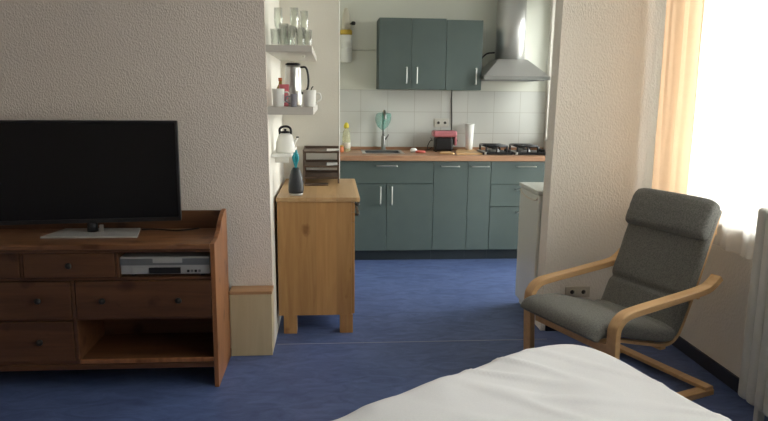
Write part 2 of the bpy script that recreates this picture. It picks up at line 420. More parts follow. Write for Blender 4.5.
drawer(-1.896, -1.250, .154, .354, [(-1.75, .257), (-1.403, .257)])

v = thing('video_recorder', (-.79, 3.3, .5712), 'silver video recorder lying in the top slot of the brown bench', 'video recorder')
mesh('body', MB().box(-1.015, -.592, 3.176, 3.47, .582, .668, .004), 'silver', v)
mesh('front_panel', MB().box(-1.015, -.592, 3.170, 3.1755, .628, .660, .001), 'silverdark', v)
mesh('tape_flap', MB().box(-.958, -.884, 3.169, 3.1755, .586, .617, .0015), 'silver', v)
mesh('display', MB().box(-.880, -.730, 3.168, 3.1755, .587, .616, .0015), 'black', v)
mesh('tape_slot', MB().box(-.86, -.72, 3.1685, 3.1699, .640, .662, .0004), 'silver', v)
for k in range(4):
    mesh('button', MB().box(-.700 + .018 * k, -.689 + .018 * k, 3.1685, 3.1755, .592, .603, .001), 'silverdark' if k % 2 else 'black', v)
for x in (-.96, -.63):
    for y in (3.2, 3.44): mesh('foot', MB().lathe((x, y, .5712), [(0, 0), (.012, 0), (.012, .011), (0, .011)], 12), 'black', v)

tv = thing('television', (-1.21, 3.38, .7385), 'large black flat television on a silver stand on the brown bench', 'television')
def swivel(m):
    bmesh.ops.rotate(m.bm, cent=(-1.21, 3.40, 1), matrix=Matrix.Rotation(math.radians(7.), 3, 'Z'), verts=m.bm.verts); bmesh.ops.translate(m.bm, vec=(-.024, 0, .004), verts=m.bm.verts); return m
mesh('body', swivel(MB().box(-1.672, -.752, 3.385, 3.425, .792, 1.306, .004).box(-1.45, -.97, 3.425, 3.45, .84, 1.15, .01)), 'blackmat', tv)
mesh('screen', swivel(MB().box(-1.660, -.764, 3.3825, 3.3855, .812, 1.294)), 'screen', tv)
fr = MB()
fr.box(-1.672, -.752, 3.379, 3.386, 1.294, 1.306, .002).box(-1.672, -.752, 3.379, 3.386, .792, .812, .002).box(-1.672, -1.660, 3.379, 3.386, .792, 1.306, .002).box(-.764, -.752, 3.379, 3.386, .792, 1.306, .002)
mesh('bezel', swivel(fr), 'black', tv)
mesh('stand_neck', MB().tube([(-1.215, 3.41, .7475), (-1.215, 3.41, .80)], .026, 20), 'black', tv)
mesh('neck_clip', MB().box(-1.175, -1.155, 3.385, 3.40, .748, .785, .003), 'steel', tv)
mesh('stand_base', MB().poly([(-1.425, 3.285, .7385), (-.960, 3.285, .7385), (-1.0, 3.49, .7385), (-1.38, 3.49, .7385)], (0, 0, .009), .002), 'silver', tv)
single('television_cable', MB().tube(crom([(-.99, 3.475, .7425), (-.93, 3.48, .7425), (-.87, 3.46, .7425), (-.80, 3.44, .7425), (-.74, 3.47, .7425), (-.70, 3.50, .7425)], 6), .004), 'black', (-.9, 3.45, .7385),
       'thin black cable curling out behind the television on the bench top', 'cable')

pb = thing('pipe_box', (-.446, 3.583, 0), 'low cream wooden box with tan top on the floor between bench and doorway', 'box')
mesh('body', MB().box(-.560, -.331, 3.5475, YT, 0, .356, .002), 'boxcream', pb)
mesh('lid', MB().box(-.563, -.328, 3.5468, YT, .356, .374, .003), 'boxtan', pb)

# ------------------------------------------------------------------ pine cabinet in the niche
CX0, CX1, CY0, CY1 = -.320, .140, 3.875, 4.735
c = thing('pine_cabinet', (-.09, 4.3, 0), 'waist-high honey pine cabinet on square legs standing in the niche', 'cabinet')
mesh('top', MB().box(CX0 - .004, .170, 3.866, 4.742, .820, .846, .004), 'cab_t', c)
mesh('body', MB().box(CX0, CX1 - .02, CY0, CY1, .118, .819, .002), 'cab', c)
for x in (-.292, .050):
    for y in (CY0 + .004, CY1 - .084): mesh('leg', MB().box(x, x + .080, y, y + .080, 0, .118, .003), 'cab', c)
for y0, y1 in ((3.880, 4.302), (4.308, 4.730)):
    for z0, z1 in ((.757, .814), (.695, .753)):
        d = mesh('drawer', MB().box(CX1 - .019, CX1, y0, y1, z0, z1, .002), 'cab', c); zh = z1 - .016
        mesh('handle', MB().tube(crom([(CX1, y0 + .03, zh), (CX1 + .022, y0 + .035, zh), (CX1 + .024, y0 + .15, zh), (CX1 + .022, y0 + .27, zh), (CX1, y0 + .275, zh)], 5), .008), 'knob', d)
    mesh('door', MB().box(CX1 - .019, CX1, y0, y1, .124, .691, .002), 'cab', c)

# utensil holder
uh = thing('utensil_holder', (-.212, 3.975, .846), 'dark grey tapered utensil holder on the near left corner of the pine cabinet', 'holder')
mesh('base', MB().lathe((-.212, 3.975, .846), [(0, 0), (.040, 0), (.041, .012), (.038, .014), (0, .014)], 28), 'silver', uh)
mesh('body', MB().lathe((-.212, 3.975, .846), [(0, .014), (.044, .014), (.0465, .03), (.045, .07), (.038, .115), (.027, .150), (.018, .166), (.014, .166), (.014, .15), (0, .15)], 28), 'darkgrey', uh)
ub = thing('dish_brush', (-.212, 3.975, .996), 'turquoise brushes standing upright in the dark grey utensil holder', 'brush')
for k, (dx_, dz_) in enumerate(((-.012, .0), (.004, .012), (.012, -.01))):
    p = [(-.212, 3.975 + .003 * k, .997), (-.212 + dx_ * .6, 3.973, 1.04), (-.212 + dx_, 3.972, 1.075 + dz_), (-.212 + dx_ * .9, 3.972, 1.105 + dz_)]
    mesh('brush_stem', MB().tube(crom(p, 5), [.004 + .006 * min(1, max(0, (i - 3) / 7)) * (1 if i < 13 else .6) for i in range(16)], 10), 'cyan', ub)

# three-tier letter tray
lt = thing('letter_tray', (-.06, 4.60, .846), 'brown three-level letter tray at the back of the pine cabinet', 'tray')
for z in (.886, .962, 1.060):
    mesh('tray_shelf', MB().box(-.190, .055, 4.47, 4.735, z - .006, z + .006, .002).box(-.190, .055, 4.735, 4.742, z, z + .022).box(-.190, -.182, 4.47, 4.74, z, z + .016), 'brown', lt)
for x in (-.190, .043):
    for y in (4.472, 4.728): mesh('post', MB().box(x, x + .012, y, y + .012, .847, 1.060, .002), 'brown', lt)
mesh('back_rail', MB().box(-.19, .055, 4.743, 4.748, .86, .89), 'brown', lt)
for k, z in enumerate((.9695, 1.0675)):
    single('paper_sheet', MB().grid(8, 6, lambda a, d, z=z: Vector((-.03 + .084 * a, 4.462 + .20 * d, z + .001 + .008 * a * a * (1 - d)))), 'paper', (0, 4.5, z),
           ('white papers on the middle level of the brown letter tray', 'white papers on the top level of the brown letter tray')[k], 'paper', 'papers in the letter tray')
single('flat_board', MB().box(-.176, -.02, 4.36, 4.45, .8465, .856, .002), 'brown', (-.1, 4.4, .8465), 'small flat brown board lying before the letter tray', 'board')

# ------------------------------------------------------------------ niche shelves
def shelf(x1, y0, z1, th, label):
    t = thing('wall_shelf', (XW, (y0 + 4.77) / 2, z1 - th), label, 'shelf', group='shelves on the niche wall')
    mesh('board', MB().box(XW - .022, x1, y0, 4.775, z1 - th, z1, .003), 'shelf', t)
    mesh('bracket', MB().tube([(x1 - .06, 4.0, z1 - th - .004), (x1 - .06, 4.05, z1 - th - .004)], .008), 'white', t)
shelf(-.100, 3.680, 1.708, .037, 'pale wall shelf with drinking glasses, topmost in the niche')
shelf(-.095, 3.680, 1.378, .042, 'pale wall shelf with jug and mugs, middle of the niche')
t = thing('narrow_shelf', (XW, 4.1, 1.09), 'narrow white shelf under the white kettle, lowest in the niche', 'shelf', group='shelves on the niche wall')
mesh('board', MB().box(XW - .02, -.225, 3.80, 4.40, 1.090, 1.108, .003), 'white', t)
mesh('bracket', MB().box(XW - .01, -.26, 4.08, 4.10, 1.03, 1.09, .002), 'white', t)

def flute(x, y, h, label):
    t = thing('champagne_flute', (x, y, 1.7085), label, 'glass', group='drinking glasses on the top shelf')
    mesh('foot', MB().lathe((x, y, 1.7085), [(0, 0), (.026, 0), (.026, .002), (.004, .006), (0, .006)], 20), 'glass', t)
    mesh('stem', MB().lathe((x, y, 1.7085), [(0, .0062), (.0035, .0062), (.003, h * .35), (0, h * .35)], 10), 'glass', t)
    mesh('bowl', MB().lathe((x, y, 1.7085), [(0, h * .352), (.006, h * .353), (.019, h * .5), (.024, h * .7), (.022, h), (.0205, h), (.0225, h * .7), (.0175, h * .5), (0, h * .37)], 20), 'glass', t)
flute(-.288, 3.80, .205, 'tall flute glass on the top shelf, nearest the niche wall')
flute(-.200, 3.79, .205, 'tall flute glass on the top shelf, middle of the three flutes')
flute(-.150, 3.88, .20, 'tall flute glass on the top shelf, farthest from the niche wall')
gpos = [(-.300, 3.72, .085, 'short clear tumbler at the left front of the top shelf'),
        (-.255, 3.735, .115, 'clear tumbler on the top shelf between the two left flutes'),
        (-.215, 3.715, .10, 'clear tumbler in front of the middle flute'),
        (-.165, 3.73, .095, 'clear tumbler on the top shelf before the right flute'),
        (-.128, 3.75, .085, 'short clear tumbler at the right front end of the top shelf'),
        (-.245, 3.87, .12, 'tall clear tumbler in the second row of the top shelf')]
for x, y, h, lab in gpos:
    single('tumbler', MB().lathe((x, y, 1.7085), [(0, 0), (.021, 0), (.0225, .004), (.026, h), (.0243, h), (.0208, .008), (0, .008)], 22), 'glass', (x, y, 1.7085), lab, 'glass', 'drinking glasses on the top shelf')

def mug(x, y, z, r, h, mat, label, hx=1, name='mug'):
    t = thing(name, (x, y, z), label, 'mug', group='mugs on the middle shelf')
    mesh('cup', MB().lathe((x, y, z), [(0, 0), (r * .8, 0), (r * .88, .006), (r, h), (r * .9, h), (r * .8, .01), (0, .01)], 26), mat, t)
    mesh('handle', MB().tube(crom([(x + hx * r * .93, y, z + h * .8), (x + hx * (r + .02), y, z + h * .78), (x + hx * (r + .024), y, z + h * .45), (x + hx * r * .9, y, z + h * .25)], 6), .0045), mat, t)
Z2 = 1.3785
mug(-.288, 3.72, Z2, .034, .098, 'white', 'white mug at the left front of the middle shelf')
mug(-.118, 3.74, Z2, .037, .092, 'white', 'white mug with a black spoon at the right end of the middle shelf', 1)
mug(-.262, 3.81, Z2, .030, .122, 'pink', 'pink mug behind the left white mug on the middle shelf')
mug(-.203, 3.695, Z2, .019, .070, 'greyblue', 'small grey mug in front of the steel jug', -1)
single('spoon', MB().tube(crom([(-.122, 3.745, Z2 + .013), (-.115, 3.748, Z2 + .06), (-.108, 3.755, Z2 + .1), (-.098, 3.757, Z2 + .112)], 5), [.006, .005] + [.0028] * 9 + [.003] * 5), 'black', (-.12, 3.745, Z2),
       'black spoon standing in the right white mug', 'spoon')
j = thing('steel_jug', (-.213, 3.84, Z2), 'tall shiny steel jug with a black handle on the middle shelf', 'jug')
mesh('body', MB().lathe((-.213, 3.84, Z2), [(0, 0), (.047, 0), (.049, .01), (.047, .12), (.044, .215), (.040, .228), (.037, .228), (.037, .20), (0, .20)], 32), 'steel', j)
mesh('lid', MB().lathe((-.213, 3.84, Z2), [(0, .2285), (.042, .2285), (.043, .236), (.030, .242), (0, .243)], 32), 'black', j)
mesh('handle', MB().tube(crom([(-.171, 3.835, Z2 + .218), (-.140, 3.835, Z2 + .215), (-.127, 3.835, Z2 + .16), (-.132, 3.835, Z2 + .10), (-.166, 3.835, Z2 + .07)], 6), .006), 'black', j)
jb = thing('sauce_bottle', (-.292, 3.93, Z2), 'slim amber bottle standing behind the pink mug', 'bottle')
mesh('body', MB().lathe((-.292, 3.93, Z2), [(0, 0), (.022, 0), (.022, .10), (.010, .125), (.009, .14), (0, .14)], 20), 'amber', jb)
mesh('cap', MB().lathe((-.292, 3.93, Z2), [(0, .1405), (.011, .1405), (.011, .16), (0, .16)], 16), 'orange', jb)

k = thing('kettle', (-.268, 3.93, 1.1085), 'small white kettle with a black handle on the narrow shelf', 'kettle')
kc = (-.268, 3.93, 1.1085)
mesh('body', MB().lathe(kc, [(0, 0), (.054, 0), (.057, .008), (.054, .06), (.042, .098), (.030, .110), (0, .112)], 30), 'white', k)
mesh('lid', MB().lathe(kc, [(0, .1125), (.028, .1125), (.026, .122), (.006, .126), (.008, .136), (0, .138)], 24), 'black', k)
mesh('handle', MB().tube(crom([(-.300, 3.93, 1.212), (-.298, 3.93, 1.248), (-.265, 3.93, 1.260), (-.238, 3.93, 1.248), (-.234, 3.93, 1.215)], 6), .007), 'black', k)
sp = mesh('spout', MB().tube([(-.228, 3.925, 1.15), (-.208, 3.92, 1.18), (-.197, 3.918, 1.195)], [.012, .009, .007], 12), 'white', k)
mesh('spout_cap', MB().lathe((-.196, 3.918, 1.194), [(0, 0), (.009, 0), (.008, .008), (0, .008)], 12), 'black', sp)

# ------------------------------------------------------------------ kitchen base units
KF = 5.6218; ZT = .930; ZB = .887
def handle_h(x0, x1, z, y, parent):
    mesh('handle', MB().tube(crom([(x0, y, z), (x0, y - .026, z), (x0 + .006, y - .030, z), (x1 - .006, y - .030, z), (x1, y - .026, z), (x1, y, z)], 4), .0055), 'steel', parent)
def handle_v(x, z0, z1, y, parent):
    mesh('handle', MB().tube(crom([(x, y, z0), (x, y - .026, z0), (x, y - .030, z0 + .006), (x, y - .030, z1 - .006), (x, y - .026, z1), (x, y, z1)], 4), .0055), 'steel', parent)
def unit(x0, x1, label, fronts, open_top=False):
    t = thing('base_cabinet', ((x0 + x1) / 2, 5.92, 0), label, 'cabinet', group='teal kitchen base cabinets')
    cb = MB()
    if open_top:
        cb.box(x0 + .001, x0 + .018, KF + .02, 6.20, .092, ZB - .001).box(x1 - .018, x1 - .001, KF + .02, 6.20, .092, ZB - .001).box(x0 + .018, x1 - .018, KF + .02, 6.20, .092, .110).box(x0 + .018, x1 - .018, 6.18, 6.20, .11, ZB - .001)
    else: cb.box(x0 + .001, x1 - .001, KF + .02, 6.20, .092, ZB - .001)
    mesh('carcass', cb, 'teal_side', t)
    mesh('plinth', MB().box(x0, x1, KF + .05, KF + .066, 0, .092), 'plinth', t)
    for kind, a, d, z0, z1, hs in fronts:
        f = mesh(kind, MB().box(a + .0018, d - .0018, KF, KF + .019, z0, z1, .0015), 'teal', t)
        for h in hs:
            (handle_h if h[0] == 'h' else handle_v)(*h[1:], KF, f)
    return t
zd = .687
unit(-.455, .0695, 'dark teal base cabinet at the far left end of the worktop', [('drawer', -.455, .0695, zd + .002, .882, [('h', -.27, -.12, .84)]), ('door', -.455, .0695, .097, zd - .002, [])])
unit(.0705, .8815, 'wide teal sink cabinet with two doors under the steel sink',
     [('drawer', .0705, .8815, zd + .002, .882, [('h', .392, .560, .842)]), ('door', .0705, .476, .097, zd - .002, [('v', .423, .510, .660)]), ('door', .476, .8815, .097, zd - .002, [('v', .522, .510, .660)])], True)
unit(.8825, 1.1825, 'narrow teal cabinet with one tall door right of the sink cabinet', [('door', .8825, 1.1825, .097, .882, [('h', .952, 1.100, .840)])])
unit(1.1835, 1.3865, 'slimmest teal cabinet, between the tall door and the drawers', [('door', 1.1835, 1.3865, .097, .882, [('h', 1.212, 1.358, .840)])])
unit(1.3875, 2.030, 'teal drawer cabinet under the gas hob', [('drawer', 1.3875, 2.03, .684, .882, [('h', 1.615, 1.775, .840)]), ('drawer', 1.3875, 2.03, .487, .680, [('h', 1.615, 1.775, .640)]), ('drawer', 1.3875, 2.03, .097, .483, [('h', 1.630, 1.790, .435)])])
# worktop with the sink cut-out
SX0, SX1, SY0, SY1 = .300, .620, 5.800, 6.080
def slab_hole(x0, x1, y0, y1, z0, z1, hx0, hx1, hy0, hy1):
    m = MB(); b = m.bm; V = {}
    for z in (z0, z1):
        for i, (x, y) in enumerate([(x0, y0), (x1, y0), (x1, y1), (x0, y1), (hx0, hy0), (hx1, hy0), (hx1, hy1), (hx0, hy1)]): V[(i, z)] = b.verts.new((x, y, z))
    for z in (z0, z1):
        for i in range(4): b.faces.new([V[(i, z)], V[((i + 1) % 4, z)], V[((i + 1) % 4 + 4, z)], V[(i + 4, z)]])
    for o in (0, 4):
        for i in range(4): b.faces.new([V[(i + o, z0)], V[((i + 1) % 4 + o, z0)], V[((i + 1) % 4 + o, z1)], V[(i + o, z1)]])
    bmesh.ops.recalc_face_normals(b, faces=list(b.faces)); return m
single('worktop', slab_hole(-.455, 2.033, KF - .02, 6.212, ZB, ZT, SX0, SX1, SY0, SY1), 'counter', (.8, 5.9, ZB), 'long reddish wooden kitchen worktop running over the teal cabinets', 'worktop')
single('upstand', MB().box(-.455, 2.033, 6.198, 6.2125, ZT + .0003, ZT + .028, .002), 'counter', (.8, 6.205, ZT), 'narrow wooden strip along the back of the worktop under the tiles', 'upstand')
s = thing('sink', (.46, 5.94, ZT), 'steel sink let into the wooden worktop', 'sink')
mesh('rim', slab_hole(SX0 - .025, SX1 + .025, SY0 - .025, SY1 + .05, ZT + .0003, ZT + .006, SX0 + .006, SX1 - .006, SY0 + .006, SY1 - .006), 'steel', s)
bs = MB(); zb = ZT - .15
bs.box(SX0 + .002, SX1 - .002, SY0 + .002, SY1 - .002, zb, zb + .003).box(SX0 + .002, SX0 + .005, SY0 + .002, SY1 - .002, zb, ZT).box(SX1 - .005, SX1 - .002, SY0 + .002, SY1 - .002, zb, ZT)
bs.box(SX0 + .002, SX1 - .002, SY0 + .002, SY0 + .005, zb, ZT).box(SX0 + .002, SX1 - .002, SY1 - .005, SY1 - .002, zb, ZT)
mesh('basin', bs, 'silverdark', s)
mesh('drain', MB().lathe((.46, 5.94, zb + .003), [(0, 0), (.03, 0), (.03, .003), (.01, .001), (0, .001)], 20), 'steel', s)
# tap
tp = thing('tap', (.486, 6.150, ZT), 'chrome mixer tap rising behind the sink', 'tap')
tz = ZT
mesh('body', MB().lathe((.486, 6.155, tz + .0005), [(0, 0), (.030, 0), (.030, .008), (.021, .014), (.019, .13), (.014, .14), (0, .14)], 24), 'tapsteel', tp)
mesh('spout', MB().tube(crom([(.486, 6.155, tz + .138), (.486, 6.155, tz + .27), (.486, 6.13, tz + .345), (.486, 6.06, tz + .362), (.486, 6.005, tz + .335), (.486, 5.995, tz + .29)], 8), .0125, 14), 'tapsteel', tp)
mesh('lever', MB().tube([(.503, 6.150, tz + .10), (.528, 6.14, tz + .135), (.533, 6.135, tz + .15)], [.008, .006, .005], 10), 'tapsteel', tp)
def cl(a, d):
    x = .478 + (a - .5) * (.13 + .03 * math.sin(d * PI) - .04 * d) - .01 * d; z = 1.272 + .012 * math.sin(a * PI) - (.115 + .045 * math.sin(a * PI)) * d ; y = 6.030 + .016 * math.sin(a * 14 + d * 3) - .005 * d
    return Vector((x, y, z))
cm = MB().grid(28, 16, cl)
co = single('dish_cloth', cm, 'turq', (.486, 6.03, 1.1), 'turquoise net cloth hanging from the kitchen tap', 'cloth')
md = co.modifiers.new('thick', 'SOLIDIFY'); md.thickness = .002

# soap bottle, jar
sb = thing('soap_bottle', (.139, 6.03, ZT), 'clear dish soap bottle with a yellow cap beside the partition wall', 'bottle')
mesh('body', MB().lathe((.139, 6.03, ZT + .0005), [(0, 0), (.034, 0), (.037, .006), (.037, .13), (.030, .18), (.015, .20), (.014, .21), (0, .21)], 26), 'clearplastic', sb)
mesh('cap', MB().lathe((.139, 6.03, ZT + .2108), [(0, 0), (.022, 0), (.024, .01), (.022, .03), (.010, .048), (0, .05)], 20), 'yellow', sb)
mesh('label', MB().lathe((.139, 6.03, ZT + .03), [(.0374, 0), (.0378, .001), (.0378, .05), (.0374, .051)], 26), 'cream', sb)
jr = thing('jar', (.085, 5.93, ZT), 'small orange jar at the left end of the visible worktop', 'jar')
mesh('pot', MB().lathe((.085, 5.93, ZT + .0005), [(0, 0), (.026, 0), (.030, .01), (.030, .045), (.026, .05), (0, .05)], 20), 'orange', jr)
mesh('lid', MB().lathe((.085, 5.93, ZT + .051), [(0, 0), (.028, 0), (.028, .010), (0, .011)], 20), 'amber', jr)
def blob(c, rx, ry, rz, seed=0):
    def fn(a, d):
        th = a * 2 * PI; ph = (d - .5) * PI
        p = Vector((math.cos(th) * math.cos(ph), math.sin(th) * math.cos(ph), math.sin(ph)))
        k = 1 + .15 * noise.noise(p * 1.7 + Vector((seed, 0, 0)))
        q = [math.copysign(abs(t) ** .7, t) for t in p]
        return Vector((c[0] + q[0] * rx * k, c[1] + q[1] * ry * k, c[2] + rz + q[2] * rz))
    return MB().grid(24, 12, fn)
single('sponge', blob((.795, 5.86, ZT + .001), .048, .032, .013, 3), 'red', (.795, 5.86, ZT), 'flat red sponge lying right of the sink', 'sponge')
single('cleaning_pad', blob((.742, 5.925, ZT + .001), .028, .022, .020, 8), 'white', (.742, 5.925, ZT), 'small white pad behind the red sponge', 'sponge')

# toaster
to = thing('toaster', (1.03, 6.06, ZT), 'black toaster with a dusky red top under the kitchen socket', 'toaster')
mesh('body', MB().box(.952, 1.118, 5.99, 6.13, ZT + .008, ZT + .134, .022, 3), 'black', to)
mesh('top', MB().box(.932, 1.150, 5.98, 6.14, ZT + .135, ZT + .192, .018, 3), 'pinkred', to)
mesh('end_panel', MB().box(1.127, 1.150, 5.99, 6.13, ZT + .06, ZT + .135, .008, 3), 'pinkred', to)
for y in (6.03, 6.09): mesh('slot', MB().box(.965, 1.11, y - .010, y + .010, ZT + .191, ZT + .1935), 'black', to)
mesh('lever', MB().box(1.1505, 1.165, 6.04, 6.07, ZT + .095, ZT + .107, .003), 'black', to)
for x in (.96, 1.10):
    for y in (6.01, 6.11): mesh('foot', MB().lathe((x, y, ZT + .0005), [(0, 0), (.01, 0), (.01, .008), (0, .008)], 10), 'blackmat', to)
single('toaster_cable', MB().tube(crom([(.945, 6.145, ZT + .03), (.90, 6.10, ZT + .012), (.885, 6.02, ZT + .055), (.905, 5.99, ZT + .105), (.925, 6.02, ZT + .10), (.93, 6.15, ZT + .12)], 7), .004), 'black', (.9, 6.05, ZT), 'black cable looping beside the left of the toaster', 'cable')
single('power_cable', MB().tube(crom([(1.128, 6.205, 1.488), (1.130, 6.207, 1.35), (1.136, 6.206, 1.2), (1.134, 6.205, 1.11), (1.13, 6.19, 1.0), (1.15, 6.17, .936)], 7), .005), 'blackmat', (1.13, 6.205, 1.2), 'black cable hanging down the tiles from the wall cabinets', 'cable')
# tapered white beaker
pc = thing('beaker', (1.292, 6.13, ZT), 'tall white tapered beaker standing behind the chopping boards', 'beaker')
mesh('body', MB().lathe((1.292, 6.13, ZT + .0125), [(0, 0), (.030, 0), (.031, .004), (.043, .235), (.040, .235), (.029, .008), (0, .008)], 28), 'white', pc)
mesh('rim', MB().lathe((1.292, 6.13, ZT + .243), [(.0405, 0), (.0455, 0), (.0462, .004), (.0455, .008), (.0405, .008), (.0405, 0)], 28), 'white', pc)
def board(pts, z, th, name, label):
    return single(name, MB().poly([(x, y, z) for x, y in pts], (0, 0, th), .003), 'board', (pts[0][0], pts[0][1], z), label, 'chopping board', 'chopping boards on the worktop')
board([(1.10, 5.72), (1.335, 5.74), (1.350, 6.19), (1.20, 6.20), (1.14, 6.0)], ZT + .0005, .011, 'chopping_board', 'pale wooden chopping board lying flat before the white beaker')
board([(.955, 5.78), (1.07, 5.74), (1.095, 5.78), (1.085, 5.95), (1.0, 5.965)], ZT + .0005, .010, 'chopping_board', 'small wooden chopping board lying in front of the toaster')

# hob: two domino units side by side
for hx0, hx1, lab in ((1.332, 1.598, 'black two-burner gas hob on the worktop, beside the chopping boards'), (1.612, 1.905, 'black two-burner gas hob on the worktop, nearest the doorway wall')):
    h = thing('gas_hob', ((hx0 + hx1) / 2, 5.9, ZT), lab, 'hob', group='gas hobs on the worktop')
    mesh('plate', MB().box(hx0, hx1, 5.715, 5.985, ZT + .0005, ZT + .022, .004), 'black', h)
    mesh('side_trim', MB().box(hx0 + .012, hx0 + .030, 5.712, 5.988, ZT + .001, ZT + .026, .002), 'steel', h)
    xc = hx0 + .125
    for y in (5.785, 5.915):
        bu = mesh('burner', MB().lathe((xc, y, ZT + .0225), [(0, 0), (.040, 0), (.040, .010), (.034, .014), (.034, .022), (0, .022)], 24), 'silver', h)
        mesh('burner_cap', MB().lathe((xc, y, ZT + .045), [(0, 0), (.034, 0), (.032, .007), (0, .009)], 24), 'black', bu)
    gx0, gx1 = hx0 + .030, hx0 + .215; g = MB(); zt = ZT + .074; ra = .009
    for y in (5.725, 5.85, 5.975): g.tube([(gx0, y, zt), (gx1, y, zt)], ra, 8)
    for x in (gx0, gx1): g.tube([(x, 5.725, zt), (x, 5.975, zt)], ra, 8)
    for yc in (5.785, 5.915): g.tube([(gx0, yc, zt), (xc - .02, yc, zt)], ra, 6).tube([(xc + .02, yc, zt), (gx1, yc, zt)], ra, 6)
    for x in (gx0, (gx0 + gx1) / 2, gx1):
        for y in (5.725, 5.975): g.tube([(x, y, zt), (x, y, ZT + .0225)], ra, 6)
    mesh('pan_support', g, 'black', h)
    for y in (5.75, 5.84):
        mesh('knob', MB().lathe((hx1 - .026, y, ZT + .0225), [(0, 0), (.020, 0), (.018, .022), (.015, .024), (0, .024)], 18), 'blackmat', h)

# sockets
def socket(name, x0, x1, z0, z1, y, mat, label):
    t = thing(name, ((x0 + x1) / 2, y, (z0 + z1) / 2), label, 'socket')
    mesh('plate', MB().box(x0, x1, y - .012, y - .0003, z0, z1, .003), mat, t)
    for k in range(2):
        xc = x0 + (x1 - x0) * (.27 + .46 * k); zc = (z0 + z1) / 2; r = min(.022, (z1 - z0) * .36)
        mt = Matrix.Translation((xc, y - .0121, zc)) @ Matrix.Rotation(PI / 2, 4, 'X')
        q = mesh('outlet', MB().lathe((0, 0, 0), [(r * .6, .0001), (r * .9, .0001), (r, .002), (r * .85, .003), (r * .6, .0001)], 20, mt), mat, t)
        mesh('outlet_hole', MB().lathe((0, 0, 0), [(0, .0004), (r * .6, .0004), (r * .6, .0), (0, 0)], 20, mt), 'knob', q)
socket('wall_socket', .972, 1.106, 1.146, 1.226, YK - .008, 'outletw', 'double socket on the kitchen tiles above the toaster')
socket('wall_socket', 1.449, 1.606, .218, .286, 3.858, 'outlet', 'double socket low on the plaster wall behind the armchair')

# ------------------------------------------------------------------ upper cabinets
UF = 5.8718
def upper(x0, x1, z0, z1, doors, label):
    t = thing('wall_cabinet', ((x0 + x1) / 2, 6.05, z0), label, 'cabinet', group='teal cabinets hung on the kitchen wall')
    mesh('carcass', MB().box(x0 + .001, x1 - .001, UF + .02, YK - .0005, z0, z1, .001), 'teal_side', t)
    for a, d, hx in doors:
        f = mesh('door', MB().box(a + .0015, d - .0015, UF, UF + .019, z0 + .001, z1 - .001, .0015), 'teal', t)
        handle_v(hx, z0 + .055, z0 + .188, UF, f)
upper(.418, 1.006, 1.490, 2.098, [(.418, .700, .660), (.700, 1.006, .752)], 'dark teal wall cabinet with two doors, left of the pair')
upper(1.008, 1.330, 1.488, 2.090, [(1.008, 1.330, 1.275)], 'dark teal wall cabinet with one door, next to the hood')

# ------------------------------------------------------------------ hood
hd = thing('cooker_hood', (1.64, 5.97, 1.58), 'steel chimney hood over the gas hob', 'cooker hood')
mesh('chimney', MB().lathe((1.628, 6.065, 1.765), [(0, 0), (.132, 0), (.132, .36), (.130, .362), (.130, .83), (0, .83)], 48), 'hoodsteel', hd)
hb = bmesh.new()
lo = [(1.325, 5.735, 1.614), (1.905, 5.735, 1.614), (1.905, 6.215, 1.614), (1.325, 6.215, 1.614)]
hi = [(1.490, 5.93, 1.765), (1.752, 5.93, 1.765), (1.752, 6.215, 1.765), (1.490, 6.215, 1.765)]
m_ = MB(); A = [m_.bm.verts.new(p) for p in lo]; B = [m_.bm.verts.new(p) for p in hi]
m_.bm.faces.new(A); m_.bm.faces.new(B)
for i in range(4): m_.bm.faces.new((A[i], A[(i + 1) % 4], B[(i + 1) % 4], B[i]))
bmesh.ops.recalc_face_normals(m_.bm, faces=list(m_.bm.faces)); hb.free()
mesh('canopy', m_, 'hoodsteel', hd)
mesh('rim', MB().box(1.320, 1.910, 5.730, 6.216, 1.582, 1.6135, .003), 'brushed', hd)
mesh('filter', MB().box(1.36, 1.87, 5.78, 6.18, 1.576, 1.5815), 'silverdark', hd)
single('hood_cable', MB().tube(crom([(1.325, 6.10, 1.755), (1.37, 6.13, 1.765), (1.40, 6.15, 1.795), (1.44, 6.15, 1.825), (1.50, 6.12, 1.832)], 7), .008), 'blackmat', (1.43, 6.15, 1.8), 'black cable between the wall cabinet and the hood chimney', 'cable')

# ------------------------------------------------------------------ wall dispenser at the partition
wd = thing('wall_dispenser', (.139, 6.15, 1.73), 'white canister with a yellow band hung high left of the wall cabinets', 'dispenser')
wc = (.139, 6.150, 0)
mesh('lower_can', MB().lathe(wc, [(0, 1.728), (.048, 1.728), (.052, 1.738), (.052, 1.850), (.049, 1.853), (.052, 1.857), (.053, 1.968), (0, 1.968)], 28), 'white', wd)
mesh('band', MB().lathe(wc, [(0, 1.969), (.050, 1.969), (.055, 1.975), (.055, 2.005), (.048, 2.012), (0, 2.012)], 28), 'yellowband', wd)
mesh('bottle', MB().lathe(wc, [(0, 2.013), (.044, 2.013), (.040, 2.08), (.030, 2.14), (.020, 2.18), (.016, 2.20), (0, 2.205)], 28), 'cream', wd)
kn = MB().tube([(.165, 6.14, 2.06), (.195, 6.125, 2.068)], [.006, .006]).lathe((.203, 6.12, 2.052), [(0, 0), (.016, .002), (.020, .012), (.020, .024), (.014, .032), (0, .034)], 16)
mesh('valve_knob', kn, 'black', wd)
mesh('wall_bracket', MB().box(.110, .168, 6.198, YK - .0005, 1.75, 1.95, .003), 'cream', wd)
single('gas_pipe', MB().tube([(.19, 6.203, 1.845), (.405, 6.203, 1.842)], .007, 10), 'paint_k', (.3, 6.203, 1.845), 'thin painted pipe running along the kitchen wall to the wall cabinet', 'pipe')

